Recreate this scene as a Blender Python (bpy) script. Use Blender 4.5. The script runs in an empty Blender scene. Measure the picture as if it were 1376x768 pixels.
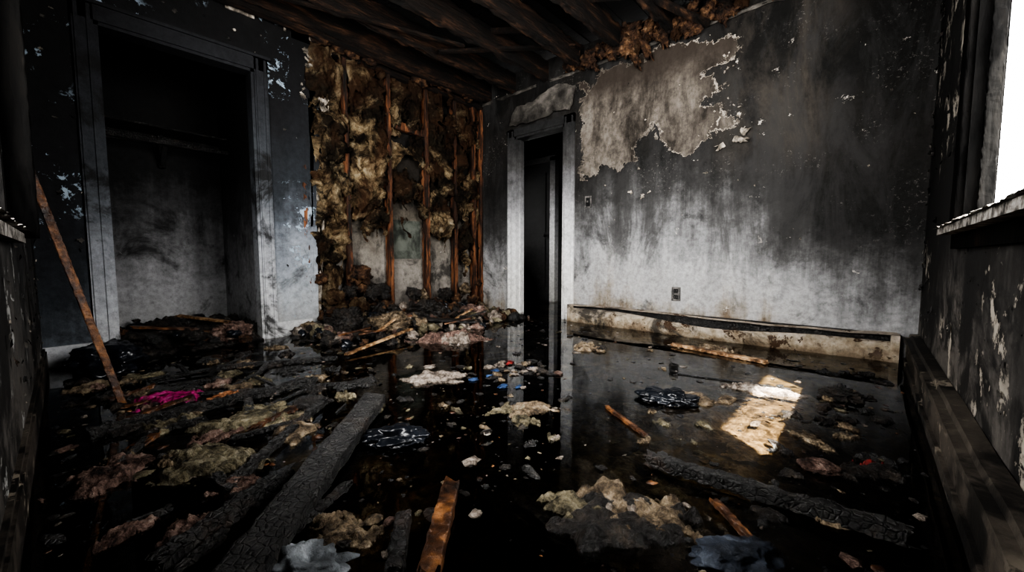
import bpy, bmesh, math, random
from mathutils import Vector, Matrix, noise as mn, Euler
random.seed(7)
S = bpy.context.scene
H = 2.44
XA, YB, XW, YC = -3.51, 3.42, 0.25, -0.11

# ------------------------------------------------------------------ node helpers
def newmat(name, rough=0.85, spec=0.3):
    m = bpy.data.materials.new(name); m.use_nodes = True
    nt = m.node_tree; b = nt.nodes['Principled BSDF']
    b.inputs['Roughness'].default_value = rough
    b.inputs['Specular IOR Level'].default_value = spec
    return m, nt, b
def pos(nt, scale=(1,1,1), loc=(0,0,0)):
    g = nt.nodes.new('ShaderNodeNewGeometry'); mp = nt.nodes.new('ShaderNodeMapping')
    mp.inputs['Scale'].default_value = scale; mp.inputs['Location'].default_value = loc
    nt.links.new(g.outputs['Position'], mp.inputs['Vector']); return mp.outputs[0]
def noise(nt, vec, scale, detail=6, rough=0.6, dist=0.0):
    n = nt.nodes.new('ShaderNodeTexNoise'); n.inputs['Scale'].default_value = scale
    n.inputs['Detail'].default_value = detail; n.inputs['Roughness'].default_value = rough
    n.inputs['Distortion'].default_value = dist
    nt.links.new(vec, n.inputs['Vector']); return n.outputs[0]
def voro(nt, vec, scale, feature='F1', out=0):
    n = nt.nodes.new('ShaderNodeTexVoronoi'); n.feature = feature; n.inputs['Scale'].default_value = scale
    nt.links.new(vec, n.inputs['Vector']); return n.outputs[out]
def ramp(nt, fac, stops, interp='LINEAR'):
    r = nt.nodes.new('ShaderNodeValToRGB'); r.color_ramp.interpolation = interp
    e = r.color_ramp.elements
    while len(e) < len(stops): e.new(0.5)
    for i, (p, c) in enumerate(stops):
        if not isinstance(c, (tuple, list)): c = (c, c, c)
        e[i].position = p; e[i].color = (*c, 1)
    nt.links.new(fac, r.inputs[0]); return r.outputs[0]
def mth(nt, op, a, b=None, clamp=False):
    n = nt.nodes.new('ShaderNodeMath'); n.operation = op; n.use_clamp = clamp
    for i, x in enumerate((a, b)):
        if x is None: continue
        if isinstance(x, (int, float)): n.inputs[i].default_value = x
        else: nt.links.new(x, n.inputs[i])
    return n.outputs[0]
def mix(nt, fac, a, b, mode='MIX'):
    n = nt.nodes.new('ShaderNodeMix'); n.data_type = 'RGBA'; n.blend_type = mode
    for i, x in ((0, fac), (6, a), (7, b)):
        if isinstance(x, (int, float)): n.inputs[i].default_value = x
        elif isinstance(x, tuple): n.inputs[i].default_value = (*x, 1)
        else: nt.links.new(x, n.inputs[i])
    return n.outputs[2]
def mrange(nt, v, a, b, c, d):
    n = nt.nodes.new('ShaderNodeMapRange'); n.interpolation_type='SMOOTHSTEP'
    nt.links.new(v, n.inputs[0])
    for i,x in enumerate((a,b,c,d)): n.inputs[i+1].default_value=x
    return n.outputs[0]
def bump(nt, b, h, strength=0.5, dist=0.01):
    n = nt.nodes.new('ShaderNodeBump'); n.inputs['Strength'].default_value = strength
    n.inputs['Distance'].default_value = dist
    nt.links.new(h, n.inputs['Height']); nt.links.new(n.outputs[0], b.inputs['Normal'])
def sepz(nt, ax='Z'):
    g = nt.nodes.new('ShaderNodeNewGeometry'); s = nt.nodes.new('ShaderNodeSeparateXYZ')
    nt.links.new(g.outputs['Position'], s.inputs[0]); return s.outputs[ax]
def base(nt, b, c): nt.links.new(c, b.inputs['Base Color'])

# ------------------------------------------------------------------ materials
def wallmat(name, stops, seed=0.0, a1=0.5, ast=0.4, flake=(.6,.58,.54), fth=0.62, fmask=0.5, rough=.8, grads=(), blot=(.54,.66,.85), fsc=7, scratch=False):
    m, nt, b = newmat(name, rough, .2)
    z = sepz(nt)
    p = pos(nt, loc=(seed, seed, seed))
    n1 = noise(nt, p, 1.1, 5, .6, .3)
    st = noise(nt, pos(nt, (7, 7, .45), (seed, 0, 0)), 1.0, 8, .7)
    nf = noise(nt, p, 9, 10, .7)
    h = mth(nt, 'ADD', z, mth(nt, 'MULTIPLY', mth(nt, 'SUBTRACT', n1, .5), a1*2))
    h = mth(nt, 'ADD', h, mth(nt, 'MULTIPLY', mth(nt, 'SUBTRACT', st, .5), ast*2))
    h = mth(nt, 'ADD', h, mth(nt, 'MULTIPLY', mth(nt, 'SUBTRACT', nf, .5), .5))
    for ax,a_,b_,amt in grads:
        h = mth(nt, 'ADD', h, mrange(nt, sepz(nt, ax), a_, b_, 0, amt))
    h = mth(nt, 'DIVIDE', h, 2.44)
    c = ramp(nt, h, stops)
    mot = ramp(nt, noise(nt, p, 24, 14, .78), [(.33, .35), (.52, .85), (.66,1.15)])
    c = mix(nt, .75, c, mot, 'MULTIPLY')
    bl = ramp(nt, noise(nt, p, 2.3, 10, .7, .5), [(blot[0], 0.0), (blot[1], blot[2])])
    c = mix(nt, bl, c, (.010, .0098, .0096))
    if scratch:   # rubbed-off lighter soot in the upper wall
        X = sepz(nt,'X')
        band = mth(nt,'MULTIPLY', mrange(nt,X,-1.0,-.65,0,1), mrange(nt,X,-.40,-.08,1,0))
        band = mth(nt,'ADD', mth(nt,'MULTIPLY',band,.75), .12)
        lt = ramp(nt, noise(nt, pos(nt,(1.6,1.6,.6),(9,2,5)), 1.5, 12, .74, .3), [(.46, 0.0), (.66, .8)])
        lt = mth(nt,'MULTIPLY', mth(nt,'MULTIPLY', lt, band), mrange(nt, z, 1.1, 1.6, 0, 1))
        c = mix(nt, lt, c, (.085,.073,.060))
        # sooty smears breaking up the cleaner lower wall
        sm = ramp(nt, noise(nt, pos(nt,(3.2,3.2,.9),(2,5,8)), 1.3, 12, .72, .6), [(.46,0.0),(.60,.75)])
        sm = mth(nt,'MULTIPLY', sm, mrange(nt, z, .3, .8, .15, 1))
        c = mix(nt, sm, c, (.032,.031,.030))
        sp = ramp(nt, noise(nt, p, 38, 12, .8), [(.56, 0.0), (.63, .7)])
        sp = mth(nt,'MULTIPLY', sp, ramp(nt, noise(nt, pos(nt,loc=(1,7,2)), 2.2, 5, .6), [(.5,0.0),(.62,1.0)]))
        c = mix(nt, sp, c, (.22,.205,.19))
    fm = ramp(nt, noise(nt, p, fsc, 14, .74, .3), [(fth, 0.0), (fth+.012, 1.0)])
    lm = ramp(nt, noise(nt, pos(nt, loc=(seed+5, 3, 1)), 1.6, 3, .5), [(fmask, 0.0), (fmask+.08, 1.0)])
    fk = mth(nt, 'MULTIPLY', fm, lm)
    c = mix(nt, fk, c, flake)
    base(nt, b, c)
    hh = mth(nt, 'ADD', mth(nt, 'MULTIPLY', nf, .6), mth(nt, 'MULTIPLY', fk, .5))
    hh = mth(nt, 'ADD', hh, mth(nt, 'MULTIPLY', noise(nt, p, 45, 8, .7), .3))
    bump(nt, b, hh, .7, .012)
    return m
M_B = wallmat('soot_plaster_back', [(0,(.15,.115,.08)),(.05,(.26,.235,.205)),(.12,(.35,.345,.34)),(.22,(.34,.34,.34)),(.31,(.22,.22,.223)),(.39,(.10,.099,.099)),(.47,(.036,.035,.034)),(.57,(.013,.0125,.012)),(.82,(.016,.0145,.013)),(1,(.008,.0075,.007))], 2.0, .5, .45, fth=.63, fmask=.47, flake=(.42,.39,.35), grads=(('X',-.9,.25,.62),('X',-1.9,-2.4,.30),('X',-1.0,-1.9,-.16)), scratch=True)
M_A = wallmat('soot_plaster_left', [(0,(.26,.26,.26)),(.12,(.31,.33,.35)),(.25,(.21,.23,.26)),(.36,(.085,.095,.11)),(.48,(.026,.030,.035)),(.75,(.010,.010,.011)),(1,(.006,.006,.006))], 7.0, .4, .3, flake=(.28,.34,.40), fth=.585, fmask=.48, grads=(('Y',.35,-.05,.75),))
M_W = wallmat('soot_plaster_right', [(0,(.10,.09,.08)),(.12,(.12,.11,.10)),(.22,(.05,.047,.044)),(.33,(.014,.013,.012)),(.7,(.005,.005,.005)),(1,(.004,.004,.004))], 13.0, .45, .6, flake=(.33,.30,.255), fth=.56, fmask=.46, blot=(.43,.51,.95), grads=(('Y',2.2,3.1,.25),))
M_CW = wallmat('soot_plaster_front', [(0,(.10,.09,.08)),(.15,(.08,.075,.07)),(.28,(.03,.03,.03)),(.5,(.008,.008,.008)),(1,(.005,.005,.005))], 17.0, .5, .6, flake=(.28,.28,.27), fth=.57, fmask=.46, blot=(.45,.55,.9))
M_CL = wallmat('soot_plaster_closet', [(0,(.32,.32,.32)),(.15,(.32,.32,.33)),(.28,(.18,.18,.185)),(.40,(.062,.062,.064)),(.55,(.015,.015,.015)),(1,(.006,.006,.006))], 21.0, .3, .35, fth=.66, flake=(.4,.4,.4))
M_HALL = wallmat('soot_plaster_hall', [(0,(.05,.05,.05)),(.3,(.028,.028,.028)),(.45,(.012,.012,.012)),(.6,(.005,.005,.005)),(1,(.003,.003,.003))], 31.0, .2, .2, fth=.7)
M_TRIM = wallmat('sooty_white_trim', [(0,(.66,.65,.62)),(.30,(.66,.66,.66)),(.44,(.44,.44,.45)),(.55,(.19,.19,.195)),(.66,(.075,.073,.072)),(.8,(.028,.028,.028)),(1,(.014,.014,.014))], 3.0, .22, .14, fth=.66, blot=(.60,.68,.7))
M_TRIMD = wallmat('charred_white_trim', [(0,(.42,.42,.42)),(.2,(.36,.37,.39)),(.34,(.22,.23,.25)),(.47,(.095,.103,.114)),(.60,(.042,.046,.052)),(.78,(.022,.023,.026)),(1,(.012,.012,.013))], 5.0, .25, .18, fth=.66, blot=(.54,.62,.9), grads=(('Y',.6,.1,.25),))
M_BACKING = wallmat('grey_sheathing', [(0,(.20,.18,.16)),(.2,(.24,.22,.195)),(.42,(.12,.105,.085)),(.55,(.03,.025,.02)),(1,(.01,.01,.01))], 51.0, .3, .3, fth=.66, blot=(.5,.6,.8))

def simple(name, stops, scale=8, detail=8, rough=.85, bs=.6, bd=.01, bscale=40, spec=.3, vscale=(1,1,1), nrough=.65, dist=.3):
    m, nt, b = newmat(name, rough, spec)
    p = pos(nt, vscale)
    base(nt, b, ramp(nt, noise(nt, p, scale, detail, nrough, dist), stops))
    bump(nt, b, mth(nt,'ADD', noise(nt, p, bscale, 8, .7), mth(nt,'MULTIPLY',noise(nt,p,bscale*.25,6,.6),1.5)), bs, bd)
    return m
M_CREAM = simple('torn_drywall_paper', [(.38,(.03,.026,.022)),(.49,(.16,.14,.115)),(.58,(.36,.32,.27)),(.7,(.52,.48,.42))], 16)
M_SILL = simple('blistered_white_sill', [(.40,(.02,.018,.016)),(.49,(.16,.145,.13)),(.6,(.42,.40,.37))], 24, 12, .8, 1, .01, 60, nrough=.72)
M_JOIST = simple('burnt_joist_wood', [(.40,(.003,.0025,.002)),(.53,(.014,.008,.005)),(.62,(.06,.029,.015)),(.75,(.24,.125,.065))], 1.2, 12, .8, 1, .025, 6, vscale=(14,2.2,14), nrough=.7)
M_STUD = simple('burnt_stud_wood', [(.38,(.006,.005,.004)),(.49,(.04,.017,.009)),(.59,(.17,.068,.03)),(.72,(.30,.15,.075))], 1.2, 10, .75, .8, .01, 6, vscale=(18,18,2.2))
M_BROWN = simple('wet_brown_wood', [(.36,(.008,.005,.004)),(.50,(.06,.025,.011)),(.62,(.20,.09,.035)),(.74,(.34,.19,.1))], 16, 10, .3, .7, .006, 60, spec=.5)
M_PALEWOOD = simple('pale_splintered_wood', [(.36,(.02,.012,.008)),(.48,(.18,.10,.05)),(.62,(.48,.33,.19)),(.74,(.6,.48,.34))], 14, 10, .5, .7, .006, 60)
def charmat(name='charred_wood', sc=55, dark=1.0, rough=.36, spec=.65, vs=(1,1,1), bs=1.0, k=1.0, tip=None):
    m, nt, b = newmat(name, rough, spec)
    p = pos(nt, vs)
    v = voro(nt, p, sc, 'DISTANCE_TO_EDGE')
    e = ramp(nt, v, [(0,0.0),(.14,1.0)])
    c = ramp(nt, noise(nt,p,18,10,.75), [(.36,(.004*k,.004*k,.004*k)),(.53,(.016*k,.0155*k,.015*k)),(.64,(.055*dark,.051*dark,.047*dark)),(.76,(.18*dark,.16*dark,.135*dark))])
    br = ramp(nt, noise(nt,p,3.2,8,.7), [(.56,0.0),(.66,.6*min(1,k))])
    c = mix(nt, br, c, (.06,.032,.018))
    base(nt,b,c)
    bump(nt,b, mth(nt,'ADD', mth(nt,'MULTIPLY',e,.6), mth(nt,'MULTIPLY',noise(nt,p,70,8,.75),1.2)), bs, .008)
    return m
M_CHAR = charmat()
M_FRAME = charmat('charred_window_paint', 26, .09, .95, .04, (1,1,.2), .4, .22)
def insul():
    m, nt, b = newmat('scorched_insulation', .95, .1)
    p = pos(nt); pv = pos(nt,(1,1,.75))
    c = ramp(nt, noise(nt,pv,6.0,12,.76,.9), [(.34,(.007,.005,.004)),(.41,(.045,.030,.018)),(.47,(.15,.102,.058)),(.54,(.33,.25,.15)),(.62,(.52,.43,.285)),(.73,(.72,.67,.54))])
    dn = mth(nt,'ADD', noise(nt,p,2.8,10,.7,.6), mrange(nt, sepz(nt,'Y'), 1.8, 2.5, 0, .05))
    d = ramp(nt, dn, [(.455,0.0),(.545,.95)])
    c = mix(nt, d, c, (.012,.0095,.0075))
    g = ramp(nt, noise(nt,pos(nt,loc=(4,4,4)),3.3,8,.65,.5), [(.48,0.0),(.62,.75)])
    c = mix(nt, g, c, mix(nt,.65,c,(.10,.048,.026)))
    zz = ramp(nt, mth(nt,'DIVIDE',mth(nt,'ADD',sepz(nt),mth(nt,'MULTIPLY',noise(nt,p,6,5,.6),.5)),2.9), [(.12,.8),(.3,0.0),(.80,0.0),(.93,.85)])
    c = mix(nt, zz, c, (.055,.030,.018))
    base(nt,b,c)
    bump(nt,b, mth(nt,'ADD', noise(nt,p,40,10,.8), mth(nt,'MULTIPLY',noise(nt,pv,11,8,.7),2.0)), 1.0, .04)
    return m
M_INS = insul()
M_RAG = simple('burnt_insulation_rag', [(.38,(.006,.004,.003)),(.5,(.045,.022,.012)),(.62,(.15,.08,.04)),(.76,(.32,.24,.16))], 14, 10, .9, 1.0, .02, 50)
def clumpst(a,b_,c,d,e): return [(.37,a),(.46,b_),(.545,c),(.63,d),(.75,e)]
M_TAN = simple('soaked_insulation', clumpst((.010,.008,.006),(.07,.05,.032),(.21,.16,.105),(.38,.31,.225),(.54,.48,.39)), 18, 14, .5, 1, .018, 60, nrough=.78)
M_OLIVE = simple('mouldy_insulation', clumpst((.010,.009,.006),(.065,.055,.034),(.20,.172,.112),(.36,.325,.24),(.5,.47,.39)), 16, 14, .42, 1, .018, 60, nrough=.78)
M_PINK = simple('pinkish_insulation', clumpst((.010,.007,.006),(.075,.045,.036),(.20,.13,.105),(.36,.28,.235),(.52,.45,.39)), 16, 14, .5, 1, .018, 60, nrough=.78)
M_PALE = simple('pale_plaster_crumbs', clumpst((.02,.016,.013),(.13,.105,.085),(.30,.255,.215),(.46,.41,.36),(.6,.56,.5)), 22, 14, .65, 1, .014, 80, nrough=.78)
M_RUBBLE = simple('wet_black_rubble', [(.38,(.004,.004,.004)),(.52,(.018,.015,.013)),(.62,(.06,.048,.037)),(.74,(.2,.16,.12))], 18, 14, .28, 1, .018, 60, spec=.55, nrough=.78)
M_BAG = simple('black_plastic', [(.4,(.005,.006,.008)),(.7,(.015,.018,.024))], 8, 6, .25, .3, .006, 20, spec=.5)
M_GREYCLOTH = simple('grey_cloth', [(.35,(.04,.043,.047)),(.5,(.12,.13,.14)),(.68,(.30,.32,.34))], 12, 8, .7, .6, .008, 70)
M_BLUECLOTH = simple('blue_cloth', [(.38,(.008,.010,.014)),(.52,(.03,.037,.052)),(.66,(.12,.14,.17))], 12, 8, .5, .6, .008, 70)
M_MAG = simple('magenta_cloth', [(.40,(.03,.004,.012)),(.5,(.24,.015,.085)),(.60,(.42,.05,.2)),(.70,(.6,.42,.46))], 22, 10, .5, .7, .006, 60)
M_ORANGE = simple('orange_cloth', [(.4,(.05,.015,.005)),(.58,(.30,.14,.07)),(.72,(.6,.5,.38))], 22, 8, .5, .5, .006, 60)
M_RED = simple('red_scrap', [(.4,(.05,.006,.006)),(.65,(.28,.035,.03))], 20, 6, .5)
M_BLUE = simple('blue_scrap', [(.4,(.01,.02,.05)),(.65,(.05,.10,.22))], 20, 6, .5)
M_BOARD = simple('greenish_board', [(.4,(.03,.034,.028)),(.6,(.10,.108,.092))], 6, 6, .8)
M_PLASTIC = simple('sooty_outlet_plastic', [(.4,(.03,.03,.03)),(.65,(.14,.13,.12))], 30, 6, .5)
M_HOLE = simple('black_socket', [(.4,(.003,.003,.003)),(.65,(.008,.008,.008))], 30, 6, .7)
M_DECK = simple('charred_decking', [(.38,(.0015,.0015,.0015)),(.66,(.005,.0035,.003)),(.8,(.02,.010,.006))], 2.0, 8, .95, .8, .02, 8, vscale=(1,8,8), spec=.05)
M_METAL = wallmat('scorched_enamel', [(0,(.18,.135,.09)),(.025,(.29,.24,.175)),(.05,(.38,.33,.27)),(.08,(.27,.23,.19)),(1,(.3,.27,.24))], 61.0, .05, .05, flake=(.05,.03,.018), fth=.55, fmask=.40, rough=.5, blot=(.53,.61,.85))
M_WTRIM = wallmat('scorched_baseboard', [(0,(.04,.034,.03)),(.05,(.10,.085,.07)),(.08,(.07,.06,.05)),(1,(.06,.05,.04))], 71.0, .06, .06, flake=(.22,.19,.15), fth=.57, fmask=.45, rough=.55, blot=(.47,.56,.92))
M_ROOF = simple('asphalt_roof', [(.4,(.03,.03,.03)),(.6,(.06,.06,.06))], 20)
def patchmat():
    m, nt, b = newmat('scorched_paint_layer', .8, .2)
    p = pos(nt)
    at = nt.nodes.new('ShaderNodeAttribute'); at.attribute_name='sdf'; sd = at.outputs['Fac']
    n = noise(nt, pos(nt,loc=(3,3,3)), 7, 14, .68, .4)
    d = mth(nt,'ADD', sd, mth(nt,'MULTIPLY', mth(nt,'SUBTRACT', n, .5), .40))
    al = mth(nt,'GREATER_THAN', d, 0.0)
    c = ramp(nt, noise(nt, pos(nt,(3,3,1.1)), 1.5, 12, .72, .3), [(.38,(.024,.020,.016)),(.47,(.07,.060,.050)),(.57,(.145,.127,.107)),(.70,(.21,.19,.165))])
    c = mix(nt, .85, c, ramp(nt, noise(nt,p,26,14,.8), [(.34,.3),(.55,1.0)]), 'MULTIPLY')
    top = mrange(nt, mth(nt,'ADD',sepz(nt),mth(nt,'MULTIPLY',noise(nt,p,4,6,.6),.4)), 2.15, 2.5, 0, .9)
    c = mix(nt, top, c, (.03,.023,.018))
    em = ramp(nt, mth(nt,'ADD', d, mth(nt,'MULTIPLY',mth(nt,'SUBTRACT',noise(nt,p,18,8,.7),.5),.10)), [(0.0,1.0),(.008,.8),(.014,0.0)])
    em = mth(nt,'MULTIPLY',em, mrange(nt, mth(nt,'ADD',sepz(nt,'X'),mth(nt,'MULTIPLY',noise(nt,p,5,3,.5),.6)), -1.4,-.7,.25,1.0))
    c = mix(nt, em, c, (.36,.32,.27))
    base(nt,b,c); nt.links.new(al, b.inputs['Alpha'])
    hh = mth(nt,'ADD', mth(nt,'MULTIPLY',noise(nt,p,30,8,.7),.3), mth(nt,'MULTIPLY',em,.5))
    bump(nt,b,hh,.7,.01)
    return m
M_PATCH = patchmat()
M_HEAD = simple('scorched_header_paint', [(.38,(.016,.014,.012)),(.52,(.06,.055,.048)),(.68,(.15,.135,.12))], 6, 10, .8, .6, .01, 40)

def floormat():
    m, nt, b = newmat('silted_floor', .8, .3)
    p = pos(nt)
    c = ramp(nt, noise(nt,p,2.4,10,.66,.6), [(.40,(.010,.008,.006)),(.47,(.04,.029,.016)),(.54,(.15,.112,.058)),(.62,(.31,.25,.155)),(.74,(.45,.40,.30))])
    f = ramp(nt, noise(nt,p,20,12,.75), [(.38,.3),(.6,1.0)])
    c = mix(nt, 1.0, c, f, 'MULTIPLY')
    base(nt,b,c); bump(nt,b,noise(nt,p,18,8,.7),.7,.03)
    return m
M_FLOOR = floormat()
def watermat():
    m = bpy.data.materials.new('murky_water'); m.use_nodes=True; nt=m.node_tree; nt.nodes.clear()
    o=nt.nodes.new('ShaderNodeOutputMaterial'); mx=nt.nodes.new('ShaderNodeMixShader')
    tr=nt.nodes.new('ShaderNodeBsdfTransparent'); tr.inputs[0].default_value=(.84,.77,.63,1)
    gl=nt.nodes.new('ShaderNodeBsdfGlossy'); gl.inputs['Roughness'].default_value=.008
    fr=nt.nodes.new('ShaderNodeFresnel'); fr.inputs['IOR'].default_value=1.7
    bp=nt.nodes.new('ShaderNodeBump'); bp.inputs['Strength'].default_value=.05; bp.inputs['Distance'].default_value=.01
    nt.links.new(noise(nt,pos(nt),6,3,.5),bp.inputs['Height'])
    nt.links.new(bp.outputs[0],gl.inputs['Normal']); nt.links.new(bp.outputs[0],fr.inputs['Normal'])
    nt.links.new(fr.outputs[0],mx.inputs[0]); nt.links.new(tr.outputs[0],mx.inputs[1]); nt.links.new(gl.outputs[0],mx.inputs[2])
    nt.links.new(mx.outputs[0],o.inputs[0]); return m
M_WATER = watermat()

# ------------------------------------------------------------------ mesh builder
ICO = {}
def ico(sub):
    if sub not in ICO:
        bm = bmesh.new(); bmesh.ops.create_icosphere(bm, subdivisions=sub, radius=1)
        bm.verts.index_update()
        ICO[sub] = ([v.co.copy() for v in bm.verts], [[v.index for v in f.verts] for f in bm.faces]); bm.free()
    return ICO[sub]
def fr(v, o=4): return mn.fractal(v, 1.0, 2.0, o)
def rdg(v): return 1-abs(mn.noise(v))*2
class MB:
    def __init__(s): s.v=[]; s.f=[]; s.m=[]; s.sm=[]; s.mats=[]
    def mi(s, mat):
        if mat not in s.mats: s.mats.append(mat)
        return s.mats.index(mat)
    def add(s, vs, fs, mat, smooth=True):
        o=len(s.v); i=s.mi(mat); s.v+= [tuple(v) for v in vs]
        for f in fs: s.f.append([a+o for a in f]); s.m.append(i); s.sm.append(smooth)
    def box(s, a, b, mat, rot=None, c=None):
        vs=[Vector((x,y,z)) for x in (a[0],b[0]) for y in (a[1],b[1]) for z in (a[2],b[2])]
        if rot is not None:
            cc=Vector(c) if c else sum(vs,Vector())/8
            R=Euler(rot).to_matrix(); vs=[cc+R@(v-cc) for v in vs]
        s.add(vs,[[0,1,3,2],[4,6,7,5],[0,4,5,1],[2,3,7,6],[0,2,6,4],[1,5,7,3]],mat,False)
    def blob(s, c, sz, mat, seed=0, amp=.4, freq=1.3, sub=4, rot=(0,0,0), crease=.12, cf=4.0, hi=.05):
        vs,fs=ico(sub); R=Euler(rot).to_matrix(); c=Vector(c); so=Vector((seed*3.7,seed*1.3,-seed*2.1)); out=[]
        for v in vs:
            d=1+amp*fr(v*freq+so,4)+crease*(rdg(v*cf+so)-.5)+hi*fr(v*cf*4+so,2)
            out.append(c+R@Vector((v.x*d*sz[0],v.y*d*sz[1],v.z*d*sz[2])))
        s.add(out,fs,mat)
    def matt(s, c, rx, ry, hgt, mat, seed=0, rot=0, n=70, thr=.0):
        # torn soggy batt lying on the floor: irregular outline, lumpy torn top
        cs,sn=math.cos(rot),math.sin(rot)
        def hf(u,v):
            x=(u-.5)*2.6; y=(v-.5)*2.6; r=math.hypot(x,y)
            e=1-r+.8*fr(Vector((x*1.3+seed*3.1,y*1.3,seed*1.7)),6)
            return x,y,e
        def fn(u,v):
            x,y,e=hf(u,v)
            k=max(0,min(1,e/.5)); k=k*k*(3-2*k)
            z=hgt*k*(.55+.6*fr(Vector((x*1.6,y*1.6,seed*2.3+4)),3)+.28*(rdg(Vector((x*2.4,y*2.4,seed)))-.4)+.16*fr(Vector((x*7,y*7,seed)),4))-.010*(1-k)
            X=x*rx;Y=y*ry
            return Vector((c[0]+X*cs-Y*sn,c[1]+X*sn+Y*cs,c[2]+z))
        def keep(u,v): return hf(u,v)[2]>thr-.05
        s.grid(fn,n,n,mat,keep)
    def plank(s, p0, p1, w, h, mat, seed=0, amp=.15, seg=None, rag=.6, roll=0, bend=0, taper=0):
        p0=Vector(p0); p1=Vector(p1); ax=p1-p0; L=ax.length; ax.normalize()
        up=Vector((0,0,1)) if abs(ax.z)<.9 else Vector((1,0,0))
        sd=ax.cross(up).normalized(); up=sd.cross(ax)
        if roll:
            q=Matrix.Rotation(roll,3,ax); sd=q@sd; up=q@up
        seg=seg or max(10,int(L/.008)); n=28; vs=[]; fs=[]
        for i in range(seg+1):
            t=i/seg
            for k in range(n):
                a=2*math.pi*(k+.5)/n; ca,sa=math.cos(a),math.sin(a)
                e=.28
                x=math.copysign(abs(ca)**e,ca)*.5; y=math.copysign(abs(sa)**e,sa)*.5
                q=Vector((x*2,y*2,t*L/max(w,h)*1.2+seed*5.1))
                d=1+amp*fr(q*1.4,4)-taper*t
                end=rag*w*1.6*mn.noise(Vector((x*5+seed,y*5,seed*2+i))) if i in(0,seg) else 0
                p=p0+ax*(t*L+end)+sd*(x*w*d+bend*math.sin(t*math.pi))+up*(y*h*d)
                vs.append(p)
        for i in range(seg):
            for k in range(n):
                a=i*n+k; b=i*n+(k+1)%n; fs.append([a,b,b+n,a+n])
        fs.append(list(range(n))[::-1]); fs.append([seg*n+k for k in range(n)])
        s.add(vs,fs,mat,False)
    def grid(s, fn, nu, nv, mat, keep=None, smooth=True):
        vs=[];fs=[]
        K=[]
        for i in range(nu+1):
            for j in range(nv+1):
                u=i/nu; v=j/nv; vs.append(fn(u,v)); K.append(keep(u,v) if keep else True)
        for i in range(nu):
            for j in range(nv):
                a=i*(nv+1)+j; q=[a,a+nv+1,a+nv+2,a+1]
                if all(K[x] for x in q): fs.append(q)
        s.add(vs,fs,mat,smooth)
    def flake(s, c, nrm, size, mat, seed, curl=.6):
        nrm=Vector(nrm).normalized(); up=Vector((0,0,1)) if abs(nrm.z)<.9 else Vector((1,0,0))
        r=nrm.cross(up).normalized(); up=r.cross(nrm)
        ang=random.uniform(-2.5,2.5); r,up=(r*math.cos(ang)+up*math.sin(ang)),(up*math.cos(ang)-r*math.sin(ang))
        asp=random.uniform(.35,1.2)
        def fn(u,v):
            x=(u-.5)*size*asp*(1+.9*mn.noise(Vector((seed,v*4,0)))); y=(v-1)*size*(1+.8*mn.noise(Vector((seed,u*4,9))))
            d=curl*size*(1-v)**2*(.6+.6*mn.noise(Vector((seed+4,u*2,v*2))))
            return Vector(c)+r*x+up*y+nrm*(abs(d)+.003)
        s.grid(fn,7,7,mat)
    def obj(s, name, parent=None, solid=0):
        me=bpy.data.meshes.new(name); me.from_pydata(s.v,[],s.f)
        for m in s.mats: me.materials.append(m)
        me.polygons.foreach_set('material_index',s.m); me.polygons.foreach_set('use_smooth',s.sm); me.update()
        o=bpy.data.objects.new(name,me); S.collection.objects.link(o)
        if parent: o.parent=parent
        if solid:
            md=o.modifiers.new('thickness','SOLIDIFY'); md.thickness=solid; md.offset=0
        return o
def empty(name):
    o=bpy.data.objects.new(name,None); S.collection.objects.link(o); return o
def frac(pts, it=4, amp=.22, closed=True, sd=1):
    rnd=random.Random(sd)
    for k in range(it):
        new=[]
        cnt=len(pts) if closed else len(pts)-1
        for i in range(cnt):
            a=pts[i]; b=pts[(i+1)%len(pts)]; new.append(a)
            dx,dy=b[0]-a[0],b[1]-a[1]; o=rnd.uniform(-amp,amp)
            new.append(((a[0]+b[0])/2-dy*o,(a[1]+b[1])/2+dx*o))
        if not closed: new.append(pts[-1])
        pts=new
    return pts
def polysheet(name, pts, to3, thick, mat, parent=None):
    bm=bmesh.new(); vs=[bm.verts.new(to3(p[0],p[1])) for p in pts]
    f=bm.faces.new(vs); bmesh.ops.triangulate(bm,faces=[f])
    me=bpy.data.meshes.new(name); bm.to_mesh(me); bm.free(); me.materials.append(mat)
    o=bpy.data.objects.new(name,me); S.collection.objects.link(o)
    md=o.modifiers.new('thickness','SOLIDIFY'); md.thickness=thick; md.offset=0
    if parent: o.parent=parent
    return o

# ------------------------------------------------------------------ room shell
T=.12
f=MB(); f.box((-5.2,-.6,-.14),(.6,6.0,-.035),M_FLOOR); f.obj('floor')
def wfn(u,v): return Vector((-4.72+u*(XW-.002+4.72), YC+.002+v*(4.75-YC), 0))
w=MB(); w.grid(wfn,2,2,M_WATER); w.obj('flood_water')

DT=1.97; DX0,DX1=-3.0,-2.33
b=MB()   # back wall
b.box((XA-.14,YB,-.1),(DX0,YB+T,H+.22),M_B); b.box((DX0,YB,DT),(DX1,YB+T,H+.22),M_B); b.box((DX1,YB,-.1),(XW+T,YB+T,H+.22),M_B)
b.obj('wall_back')
WT=.06
W0,W1,WZ0,WZ1=1.02,2.10,.75,2.1
b=MB()
b.box((XW,YC-T,-.1),(XW+WT,W0,H+.22),M_W); b.box((XW,W1,-.1),(XW+WT,YB,H+.22),M_W)
b.box((XW,W0,-.1),(XW+WT,W1,WZ0),M_W); b.box((XW,W0,WZ1),(XW+WT,W1,H+.22),M_W); b.obj('wall_right')
C0,C1,CZ0,CZ1=-1.98,-.45,.72,2.05
b=MB()
b.box((XA-.14,YC-.1,-.1),(C0,YC,H+.22),M_CW); b.box((C1,YC-.1,-.1),(XW,YC,H+.22),M_CW)
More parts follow.
